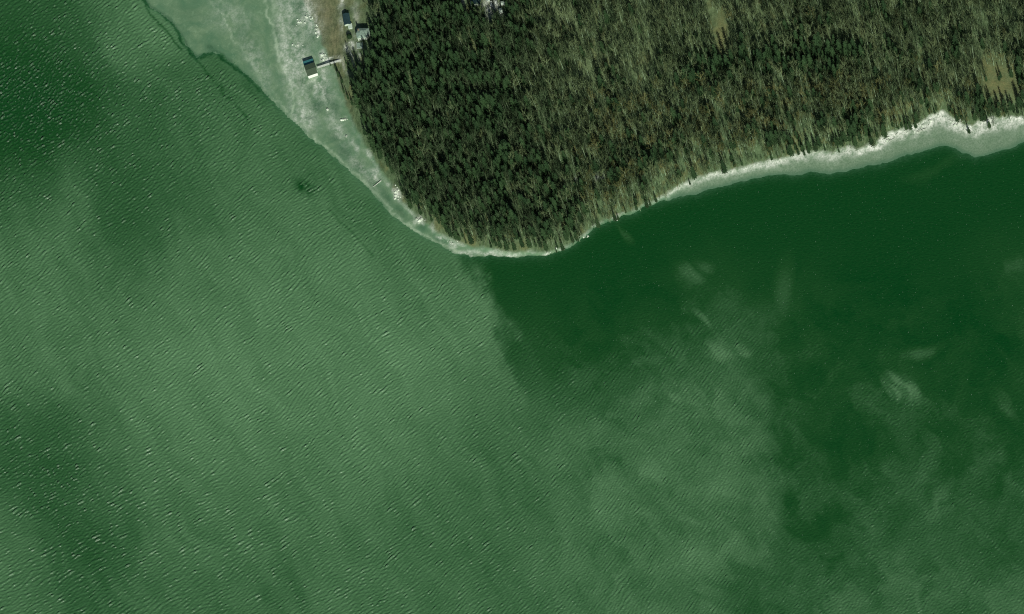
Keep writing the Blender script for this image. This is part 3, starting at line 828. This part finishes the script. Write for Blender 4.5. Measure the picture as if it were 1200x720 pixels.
def place_trees():
    inview = (TX > 2) & (TX < 1198) & (TY > 2)
    single = np.zeros(len(TX), bool)
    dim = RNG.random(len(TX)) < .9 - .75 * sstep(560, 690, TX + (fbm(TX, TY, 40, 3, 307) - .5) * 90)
    is_ex = np.arange(len(TX)) >= len(TX) - len(EX)
    for mask in (TEV, ~TEV):
        c = np.where(mask & inview)[0]
        order = sorted(c, key=lambda i: -(TSZ[i] + (5 if is_ex[i] else 0)))
        single[order[:296]] = True
    for i in np.where(single)[0]:
        ev, ru = bool(TEV[i]), bool(TRU[i])
        v = random.randrange(4 if ev else (3 if ru else 5))
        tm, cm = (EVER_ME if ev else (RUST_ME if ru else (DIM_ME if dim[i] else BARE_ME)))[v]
        wx, wy = W(TX[i], TY[i])
        root = empty('evergreen_tree' if ev else 'leafless_tree', (wx, wy, float(TZ[i])), random.uniform(0, 6.28))
        s = float(TSZ[i]); root.scale = (s, s, s)
        lab, where = tree_words(float(TX[i]), float(TY[i]), ev, ru)
        tag(root, lab, 'tree', ('evergreens ' if ev else ('russet trees ' if ru else 'bare trees ')) + where)
        for nm, me in (('trunk', tm), ('crown', cm)):
            o = bpy.data.objects.new(nm, me); o.parent = root; COL.objects.link(o)
    # the rest of the wood reads as one mass
    rest = np.where(~single)[0]
    kinds = bpy.data.collections.new('tree_kinds')
    k = 0
    for t, c in BARE:
        o = bpy.data.objects.new('a%02d' % k, merged(t, c).mesh('bare', [BARK, TWIG])); kinds.objects.link(o); k += 1
    for t, c in BARE[:3]:
        o = bpy.data.objects.new('a%02d' % k, merged(t, c).mesh('russet', [BARK, TWIG_BROWN])); kinds.objects.link(o); k += 1
    for t, c in EVER:
        o = bpy.data.objects.new('a%02d' % k, merged(t, c).mesh('evergreen', [DARK_BARK, NEEDLE])); kinds.objects.link(o); k += 1
    for t, c in BARE:
        o = bpy.data.objects.new('a%02d' % k, merged(t, c).mesh('dim', [BARK_DIM, TWIG_DIM])); kinds.objects.link(o); k += 1
    me = bpy.data.meshes.new('woodland')
    co = np.stack([(TX[rest] - 600) * S, (360 - TY[rest]) * S, TZ[rest]], 1)
    me.from_pydata([tuple(map(float, p)) for p in co], [], [])
    var = np.where(TEV[rest], 8 + RNG.integers(0, 4, len(rest)), np.where(TRU[rest], 5 + RNG.integers(0, 3, len(rest)), RNG.integers(0, 5, len(rest)) + np.where(dim[rest], 12, 0)))
    for nm, typ, val in (('variant', 'INT', var.astype(np.int32)), ('size', 'FLOAT', TSZ[rest].astype(np.float32)), ('turn', 'FLOAT', RNG.uniform(0, 6.28, len(rest)).astype(np.float32))):
        a = me.attributes.new(nm, typ, 'POINT'); a.data.foreach_set('value', val)
    o = link_mesh('woodland', me, None)
    tag(o, 'dense mixed wood of bare and evergreen trees covering the headland', 'wood', kind='stuff')
    ng = bpy.data.node_groups.new('scatter_trees', 'GeometryNodeTree')
    ng.interface.new_socket('Geometry', in_out='INPUT', socket_type='NodeSocketGeometry')
    ng.interface.new_socket('Geometry', in_out='OUTPUT', socket_type='NodeSocketGeometry')
    N = ng.nodes.new
    gi, go = N('NodeGroupInput'), N('NodeGroupOutput')
    iop = N('GeometryNodeInstanceOnPoints'); ci = N('GeometryNodeCollectionInfo')
    ci.inputs['Collection'].default_value = kinds
    ci.inputs['Separate Children'].default_value = True
    ci.inputs['Reset Children'].default_value = True
    iop.inputs['Pick Instance'].default_value = True
    def named(nm, typ):
        q = N('GeometryNodeInputNamedAttribute'); q.data_type = typ; q.inputs['Name'].default_value = nm
        return q.outputs['Attribute']
    cx = N('ShaderNodeCombineXYZ')
    L = ng.links.new
    L(gi.outputs[0], iop.inputs['Points']); L(ci.outputs[0], iop.inputs['Instance'])
    L(named('variant', 'INT'), iop.inputs['Instance Index'])
    L(named('turn', 'FLOAT'), cx.inputs['Z'])
    e2r = N('FunctionNodeEulerToRotation'); L(cx.outputs[0], e2r.inputs[0]); L(e2r.outputs[0], iop.inputs['Rotation'])
    L(named('size', 'FLOAT'), iop.inputs['Scale'])
    L(iop.outputs[0], go.inputs[0])
    md = o.modifiers.new('trees', 'NODES'); md.node_group = ng

place_trees()

# ------------------------------------------------------------------ buildings and small things on the shore
WHITE_WALL = simple_mat('white_boarding', (.72, .78, .68), .6, .08, 2.0)
OLIVE_ROOF = simple_mat('dark_olive_shingles', (.05, .08, .045), .85, .3, 2.5, .3)
TEAL_ROOF = simple_mat('teal_sheet_roof', (.035, .15, .15), .5, .15, 1.0)
GREY_ROOF = simple_mat('grey_green_shingles', (.20, .29, .22), .85, .2, 1.5, .3)
PALE_WALL = simple_mat('pale_clapboard', (.48, .58, .46), .7, .1, 2.0)
SLATE_ROOF = simple_mat('dark_slate_roof', (.018, .045, .048), .6, .3, 1.5)
PALE_ROOF = simple_mat('pale_metal_roof', (.42, .52, .42), .5, .12, 1.0)
DARK_GLASS = simple_mat('window_glass', (.02, .03, .03), .1, .1, 1.0, spec=.5)
OLD_WOOD = simple_mat('weathered_boards', (.10, .10, .075), .9, .35, 3.0, .3)
PALE_WOOD_BOARDS = simple_mat('pale_boards', (.58, .64, .54), .85, .2, 3.0, .2)
GREY_WOOD = simple_mat('bleached_driftwood', (.42, .48, .38), .9, .25, 3.0, .3)
STONE = simple_mat('pale_boulder_stone', (.46, .54, .42), .9, .35, 1.2, .5, per_object=.35)
CAR_PAINT = simple_mat('pale_car_paint', (.55, .62, .54), .3, .05, 1.0, spec=.5)
RUBBER = simple_mat('tyre_rubber', (.02, .02, .02), .8, .1, 1.0)
BRICK = simple_mat('chimney_brick', (.20, .16, .11), .9, .3, 4.0)

def gable_house(name, label, px, py, L, D, rot, h, pitch, wall, roof, ridge_at=.5, windows=True, chimney=False, roof_label=None, zoff=0.0):
    """ridge along local x; D is the depth; the base centre stands at map pixel (px, py)"""
    wx, wy = W(px, py)
    z = ground_z(px, py)
    root = empty(name, (wx, wy, z + zoff), rot)
    tag(root, label, 'building')
    a, b = L / 2, D / 2
    ry = -b + D * ridge_at
    rz = h + pitch * min(ridge_at, 1 - ridge_at) * D
    def walls(bm):
        base = [(-a, -b), (a, -b), (a, b), (-a, b)]
        lo = [bm.verts.new((x, y, -1.5)) for x, y in base]; hi = [bm.verts.new((x, y, h)) for x, y in base]
        g0 = bm.verts.new((-a, ry, rz)); g1 = bm.verts.new((a, ry, rz))
        bm.faces.new((lo[0], lo[1], hi[1], hi[0])); bm.faces.new((lo[2], lo[3], hi[3], hi[2]))
        bm.faces.new((lo[1], lo[2], hi[2], g1, hi[1])); bm.faces.new((lo[3], lo[0], hi[0], g0, hi[3]))
        bm.faces.new(lo[::-1])
    build('wall', walls, wall, root)
    o, e = .3, .25
    def slope(sy):
        y1 = -b - o if sy < 0 else b + o
        run = abs(y1 - ry); fall = (rz - h) * run / abs((-b if sy < 0 else b) - ry)
        p = [(-a - e, y1, rz + .06 - fall), (a + e, y1, rz + .06 - fall), (a + e, ry, rz + .06), (-a - e, ry, rz + .06)]
        if sy > 0: p = p[::-1]
        return lambda bm: add_poly_solid(bm, p, .12)
    for sy in (-1, 1):
        q = build('roof_slope', slope(sy), roof, root)
        if roof_label: q['label'] = roof_label
    build('ridge_cap', lambda bm: add_box(bm, -a - e - .02, a + e + .02, ry - .14, ry + .14, rz + .07, rz + .15), roof, root)
    if windows:
        n = max(2, int(L / 2.6))
        for sy in (-1, 1):
            for k in range(n):
                x = -a + L * (k + .5) / n
                y = sy * b
                if sy < 0 and k == n // 2:
                    dr = build('door', lambda bm: add_box(bm, x - .5, x + .5, y - .06, y + .02, .05, 2.1), OLD_WOOD, root)
                    build('handle', lambda bm: add_box(bm, x + .32, x + .4, y - .1, y - .06, 1.0, 1.12), DARK_GLASS, dr)
                    continue
                wn = build('window', lambda bm: add_box(bm, x - .55, x + .55, y - .05, y + .05, 1.0, 2.1), WHITE_WALL, root)
                build('pane', lambda bm: add_box(bm, x - .45, x + .45, y - .065, y + .065, 1.1, 2.0), DARK_GLASS, wn)
    if chimney:
        build('chimney', lambda bm: add_box(bm, a * .4, a * .4 + .7, ry + .3, ry + 1.0, h, rz + 1.1), BRICK, root)
    return root

# boathouse: white front to the south, dark low roof, lower teal-roofed bay on its north side
ROT = math.radians(19)
bh = gable_house('boathouse', 'white-fronted boathouse with dark olive roof standing on the pale shore flat', 365.6, 85.2, 7.0, 7.4, ROT, 4.6, .25, WHITE_WALL, OLIVE_ROOF, windows=False, roof_label='dark olive roof slope')
def annex_wall(bm):
    add_box(bm, -3.4, 3.4, 3.72, 7.4, -1.5, 2.6)
aw = build('annex_wall', annex_wall, PALE_WALL, bh)
ar = build('annex_roof', lambda bm: add_poly_solid(bm, [(-3.65, 3.74, 3.05), (3.65, 3.74, 3.05), (3.65, 7.7, 2.75), (-3.65, 7.7, 2.75)], .12), TEAL_ROOF, bh)
ar['label'] = 'flat teal roof of the lower north bay'
for x in (-1.75, 1.75):
    d = build('boat_door', lambda bm: add_box(bm, x - 1.3, x + 1.3, -3.78, -3.68, .1, 3.0), WHITE_WALL, bh)
    build('handle', lambda bm: add_box(bm, x + .9, x + 1.05, -3.84, -3.78, 1.1, 1.3), DARK_GLASS, d)

def footbridge():
    (x0, y0), (x1, y1) = W(372.2, 81.0), W(400.5, 73.4)
    z0, z1 = ground_z(372, 81) + 1.6, ground_z(400.5, 73) + .35
    L = math.hypot(x1 - x0, y1 - y0)
    root = empty('walkway', (x0, y0, z0), math.atan2(y1 - y0, x1 - x0))
    root.rotation_euler = (0, -math.atan2(z1 - z0, L), math.atan2(y1 - y0, x1 - x0))
    tag(root, 'narrow raised wooden walkway from the boathouse to the grassy bank', 'walkway')
    me = None
    n = int(L / .3)
    for k in range(n):
        if me is None:
            q = build('plank', lambda bm: add_box(bm, 0, .26, -.75, .75, -.05, 0), PALE_WOOD_BOARDS, root); me = q.data
        else:
            q = bpy.data.objects.new('plank', me); COL.objects.link(q); q.parent = root
        q.location = (k * L / n, 0, random.uniform(-.008, .008))
    for sy in (-.5, .5):
        build('beam', lambda bm: add_box(bm, 0, L, sy - .06, sy + .06, -.25, -.06), OLD_WOOD, root)
    build('handrail', lambda bm: add_box(bm, 0, L, -.62, -.52, .92, 1.0), GREY_WOOD, root)
    for k in range(8):
        x = .4 + k * (L - .8) / 7
        build('post', lambda bm: add_box(bm, x - .06, x + .06, -.63, -.51, -2.6, .92), GREY_WOOD, root)
        build('post', lambda bm: add_box(bm, x - .06, x + .06, .51, .63, -2.6, -.06), OLD_WOOD, root)
footbridge()

def hip_house():
    """grey-roofed house with a clipped corner, low hipped roof"""
    h = 4.6
    sx, sy = LEAN_X * h / S, -LEAN_Y * h / S
    out = [(422, 38.3), (433.4, 37.9), (434.9, 43.5), (431.4, 48.6), (420.2, 49.6), (419.2, 44)]
    c = (427 + sx, 44 + sy)
    cx, cy = W(*c)
    root = empty('hipped_house', (cx, cy, ground_z(*c)))
    tag(root, 'grey-green hip-roofed house among trees at the wood edge', 'house')
    P = [((x - 427) * S, (44 - y) * S) for x, y in out]      # clockwise in the map -> reverse for ccw
    P = P[::-1]
    def walls(bm):
        lo = [bm.verts.new((x * .95, y * .95, -1.5)) for x, y in P]; hi = [bm.verts.new((x * .95, y * .95, h)) for x, y in P]
        for i in range(len(P)):
            j = (i + 1) % len(P); bm.faces.new((lo[i], lo[j], hi[j], hi[i]))
        bm.faces.new(lo[::-1])
    build('wall', walls, PALE_WALL, root)
    top = [(x * .45, y * .45, h + 1.1) for x, y in P]
    for i in range(len(P)):
        j = (i + 1) % len(P)
        q = [(P[i][0] * 1.04, P[i][1] * 1.04, h), (P[j][0] * 1.04, P[j][1] * 1.04, h), top[j], top[i]]
        build('roof_slope', lambda bm: add_poly_solid(bm, q, .12), GREY_ROOF, root)
    build('roof_deck', lambda bm: add_poly_solid(bm, [(x, y, z + .03) for x, y, z in top], .12), GREY_ROOF, root)
    build('chimney', lambda bm: add_box(bm, -3.4, -2.7, 1.6, 2.3, h - .5, h + 2.2), BRICK, root)
    for k in range(3):
        x = -2.6 + 2.3 * k
        wn = build('window', lambda bm: add_box(bm, x - .5, x + .5, -3.32, -3.1, 1.2, 2.6), WHITE_WALL, root)
        build('pane', lambda bm: add_box(bm, x - .4, x + .4, -3.35, -3.05, 1.3, 2.5), DARK_GLASS, wn)
hip_house()

def terrace():
    cx, cy = W(423.5, 58.4)
    root = empty('terrace', (cx, cy, ground_z(423.5, 58.4) + .5), math.radians(4))
    tag(root, 'small pale square terrace just below the grey-roofed house', 'terrace')
    for k in range(14):
        build('plank', lambda bm: add_box(bm, -2.2 + k * .315, -2.2 + k * .315 + .28, -2.1, 2.1, -.06, random.uniform(0, .01)), GREY_ROOF, root)
    build('frame', lambda bm: add_box(bm, -2.2, 2.2, -2.05, 2.05, -1.6, -.07), OLD_WOOD, root)
    for x0, x1, y0, y1 in ((-2.2, 2.2, -2.16, -2.08), (2.14, 2.22, -2.05, 2.05), (-2.22, -2.14, -2.05, 2.05)):
        build('railing', lambda bm: add_box(bm, x0, x1, y0, y1, .82, .9), WHITE_WALL, root)
    for x, y in ((-2.15, -2.1), (2.15, -2.1), (-2.15, 2.0), (2.15, 2.0), (0, -2.1)):
        build('post', lambda bm: add_box(bm, x - .05, x + .05, y - .05, y + .05, 0, .82), WHITE_WALL, root)
terrace()

gable_house('shed', 'small dark blue-green roofed building beside the grassy bank', 408.6, 29.0, 7.4, 4.2, math.radians(98), 2.6, .45, PALE_WALL, SLATE_ROOF)
gable_house('lean_to', 'tiny pale-roofed hut at the south end of the dark-roofed building', 412.4, 36.6, 3.0, 2.4, math.radians(98), 1.9, .3, PALE_WALL, PALE_ROOF, windows=False)
gable_house('cottage', 'pale-roofed cottage cut by the top edge of the picture', 419.0, -5.0, 5.6, 8.2, math.radians(0), 3.2, .35, PALE_WALL, PALE_ROOF, chimney=True)
gable_house('farmhouse', 'dark slate-roofed house in the bright clearing at the top', 559.5, 3.0, 13.0, 6.8, math.radians(94), 3.2, .5, PALE_WALL, SLATE_ROOF, chimney=True)
gable_house('garden_shed', 'small pale shed at the right end of the top clearing', 591.4, 11.0, 2.2, 1.9, math.radians(10), 2.0, .35, WHITE_WALL, PALE_ROOF, windows=False)
gable_house('garden_shed', 'white-fronted narrow shed below the right end of the top clearing', 589.0, 20.0, 1.9, 2.6, math.radians(14), 2.2, .4, WHITE_WALL, PALE_ROOF, windows=False)
gable_house('garden_shed', 'tiny pale hut at the upper end of the bright drive', 574.4, 6.4, 1.9, 1.9, math.radians(5), 1.9, .35, WHITE_WALL, PALE_ROOF, windows=False)

def car(px, py, rot, label):
    wx, wy = W(px, py)
    root = empty('parked_car', (wx, wy, ground_z(px, py) + .12), rot)
    tag(root, label, 'car', 'cars in the top clearing')
    def prof(bm, pts, w, z_in=0.0):
        l = [bm.verts.new((x, -w, z)) for x, z in pts]; r = [bm.verts.new((x, w, z)) for x, z in pts]
        bm.faces.new(l); bm.faces.new(r[::-1])
        for i in range(len(pts)):
            j = (i + 1) % len(pts); bm.faces.new((l[i], r[i], r[j], l[j]))
    body = build('body', lambda bm: prof(bm, [(-2.15, .3), (2.15, .3), (2.2, .62), (2.05, .8), (.95, .92), (-1.95, .95), (-2.2, .7)], .87), CAR_PAINT, root)
    build('window_band', lambda bm: prof(bm, [(-1.9, .93), (.95, .91), (.3, 1.36), (-1.5, 1.38)], .76), DARK_GLASS, root)
    build('roof', lambda bm: prof(bm, [(-1.55, 1.37), (.35, 1.35), (.2, 1.45), (-1.3, 1.47)], .72), CAR_PAINT, root)
    for x in (-1.35, 1.35):
        for y in (-.8, .8):
            g = Geo(); g.tube((x, y - .11, .33), (x, y + .11, .33), .33, .33, 12)
            g.f += [tuple(range(12)), tuple(range(23, 11, -1))]; g.mi += [0, 0]
            w = link_mesh('wheel', g.mesh('wheel', [RUBBER]), None, root)
            build('hub_cap', lambda bm: add_box(bm, x - .12, x + .12, y - .12, y + .12, .21, .45), CAR_PAINT, w)
    for y in (-.6, .6):
        build('headlight', lambda bm: add_box(bm, 2.12, 2.21, y - .16, y + .16, .6, .72), WHITE_WALL, root)
car(577.6, 11.4, math.radians(97), 'pale car parked on the left in the top clearing drive')
car(583.0, 8.8, math.radians(95), 'pale car parked on the right in the top clearing drive')

# boulders
def boulder_mesh(seed):
    rnd = random.Random(seed)
    bm = bmesh.new()
    bmesh.ops.create_icosphere(bm, subdivisions=2, radius=1.0)
    ax = [Vector((rnd.uniform(-1, 1), rnd.uniform(-1, 1), rnd.uniform(-1, 1))).normalized() for _ in range(7)]
    cut = [rnd.uniform(.55, .9) for _ in ax]
    for v in bm.verts:
        for a, c in zip(ax, cut):
            d = v.co.dot(a)
            if d > c: v.co -= a * (d - c) * .85
        v.co.z *= .7
    me = bpy.data.meshes.new('boulder'); bm.to_mesh(me); bm.free()
    me.materials.append(STONE)
    return me
BOULDERS = [boulder_mesh(s_) for s_ in (1, 2, 3, 4)]
def boulder(px, py, r, label, group=None):
    wx, wy = W(px, py)
    o = bpy.data.objects.new('boulder', random.choice(BOULDERS)); COL.objects.link(o)
    o.location = (wx, wy, ground_z(px, py) + r * .25)
    o.rotation_euler = (0, 0, random.uniform(0, 6.28)); o.scale = (r * random.uniform(.8, 1.2), r * random.uniform(.8, 1.2), r)
    tag(o, label, 'boulder', group)
boulder(384, 129, 1.15, 'lone white boulder in the middle of the pale shore flat')
boulder(406, 160.5, .95, 'lone white boulder on the flat nearer the wood edge')
for n, cx, cy, sx, sy, r0, r1, where in (
        (9, 352, 27, 5, 3, .4, .8, 'at the shore near the top left'), (12, 361, 21, 6, 2.5, .4, .8, 'on the bank foot at the top left'), (14, 372, 37, 2.6, 8, .4, .9, 'heaped below the brown grass bank'),
        (18, 378.5, 68, 4, 5, .4, 1.0, 'heaped north of the wooden walkway'), (5, 349, 54, 5, 1.2, .4, .7, 'strung across the flat above the boathouse'), (7, 404, 141, 3.5, 1.6, .4, .9, 'beside the weed patch below the wood edge'),
        (16, 465, 228, 3, 7, .35, .8, 'under the trees on the left shore'), (14, 491, 259, 5.5, 3, .4, 1.0, 'at the bend of the left shore'), (9, 531, 286, 4, 3.0, .3, .7, 'on the point below the wood'),
        (6, 642, 297.5, 5, 1.0, .3, .6, 'at the waterline of the southern tip'), (4, 657, 292, 3, 1.0, .3, .6, 'at the shore just east of the tip'), (7, 686, 277.5, 3, 3, .35, .7, 'under the trees east of the tip'),
        (6, 722, 256.5, 3, 2, .4, .8, 'where the eastern beach begins')):
    for k in range(n):
        boulder(random.gauss(cx, sx * .6), random.gauss(cy, sy * .6), random.uniform(r0, r1), 'pale boulder ' + where, 'boulders ' + where)
for k in range(34):
    t = random.random(); x = 1038 + 95 * t
    boulder(x, float(np.interp(x, [p[0] for p in VEG], [p[1] for p in VEG])) + random.uniform(.5, 7), random.uniform(.35, .75), 'pale boulder strewn along the top of the right-hand beach', 'boulders on the right-hand beach')

def log(px0, py0, px1, py1, r, label, group=None, stub=True):
    (x0, y0), (x1, y1) = W(px0, py0), W(px1, py1)
    z0, z1 = ground_z(px0, py0) + r, ground_z(px1, py1) + r
    g = Geo()
    p0, p1 = Vector((0, 0, 0)), Vector((x1 - x0, y1 - y0, z1 - z0))
    m = p0.lerp(p1, .5) + Vector((random.uniform(-.2, .2), random.uniform(-.2, .2), .12))
    g.tube(p0, m, r, r * .8, 7); g.tube(m, p1, r * .8, r * .45, 7)
    g.f += [tuple(range(6, -1, -1))]; g.mi.append(0)
    for k in range(3):
        b = p0.lerp(p1, random.uniform(.3, .9)); g.tube(b, b + Vector((random.uniform(-.7, .7), random.uniform(-.7, .7), random.uniform(.3, .8))), r * .35, r * .12, 4)
    o = link_mesh('driftwood_log', g.mesh('driftwood_log', [GREY_WOOD]), None)
    o.location = (x0, y0, z0)
    tag(o, label, 'log', group)
log(447.0, 212.5, 437.5, 219.5, .38, 'long bleached log lying across the left shore flat')
for k in range(16):
    x = random.uniform(1030, 1135); y = float(np.interp(x, [p[0] for p in VEG], [p[1] for p in VEG])) + random.uniform(1, 8)
    a = random.gauss(-.5, .4); L = random.uniform(4, 9)
    log(x, y, x + L * math.cos(a), y + L * math.sin(a), random.uniform(.16, .3), 'bleached driftwood log at the top of the right-hand beach', 'driftwood on the right-hand beach')

# one clipped round bush beside the path
def bush():
    wx, wy = W(411.6, 48.6)
    root = empty('round_bush', (wx, wy, ground_z(411.6, 48.6)))
    tag(root, 'round dark evergreen bush between the grassy bank and the house', 'bush')
    rnd = random.Random(5)
    g = Geo(); g.tube((0, 0, -.3), (0, 0, 2.0), .15, .08, 6)
    link_mesh('stem', g.mesh('stem', [DARK_BARK]), None, root)
    g = Geo()
    for k in range(700):
        d = Vector((rnd.gauss(0, 1), rnd.gauss(0, 1), rnd.gauss(0, 1))).normalized()
        c = Vector((d.x * 1.9, d.y * 1.9, 2.0 + d.z * 1.8)) * 1.0
        c = Vector((0, 0, 2.0)).lerp(c, rnd.uniform(.75, 1.05))
        u = d.orthogonal().normalized(); w = d.cross(u)
        t = rnd.uniform(0, 6.28); e1 = (u * math.cos(t) + w * math.sin(t)) * .28; e2 = (w * math.cos(t) - u * math.sin(t)) * .16
        tip = d * rnd.uniform(-.05, .2)
        g.quad(c - e1, c + e2 + tip, c + e1 + tip, c - e2)
    link_mesh('foliage', g.mesh('foliage', [NEEDLE]), None, root)
bush()
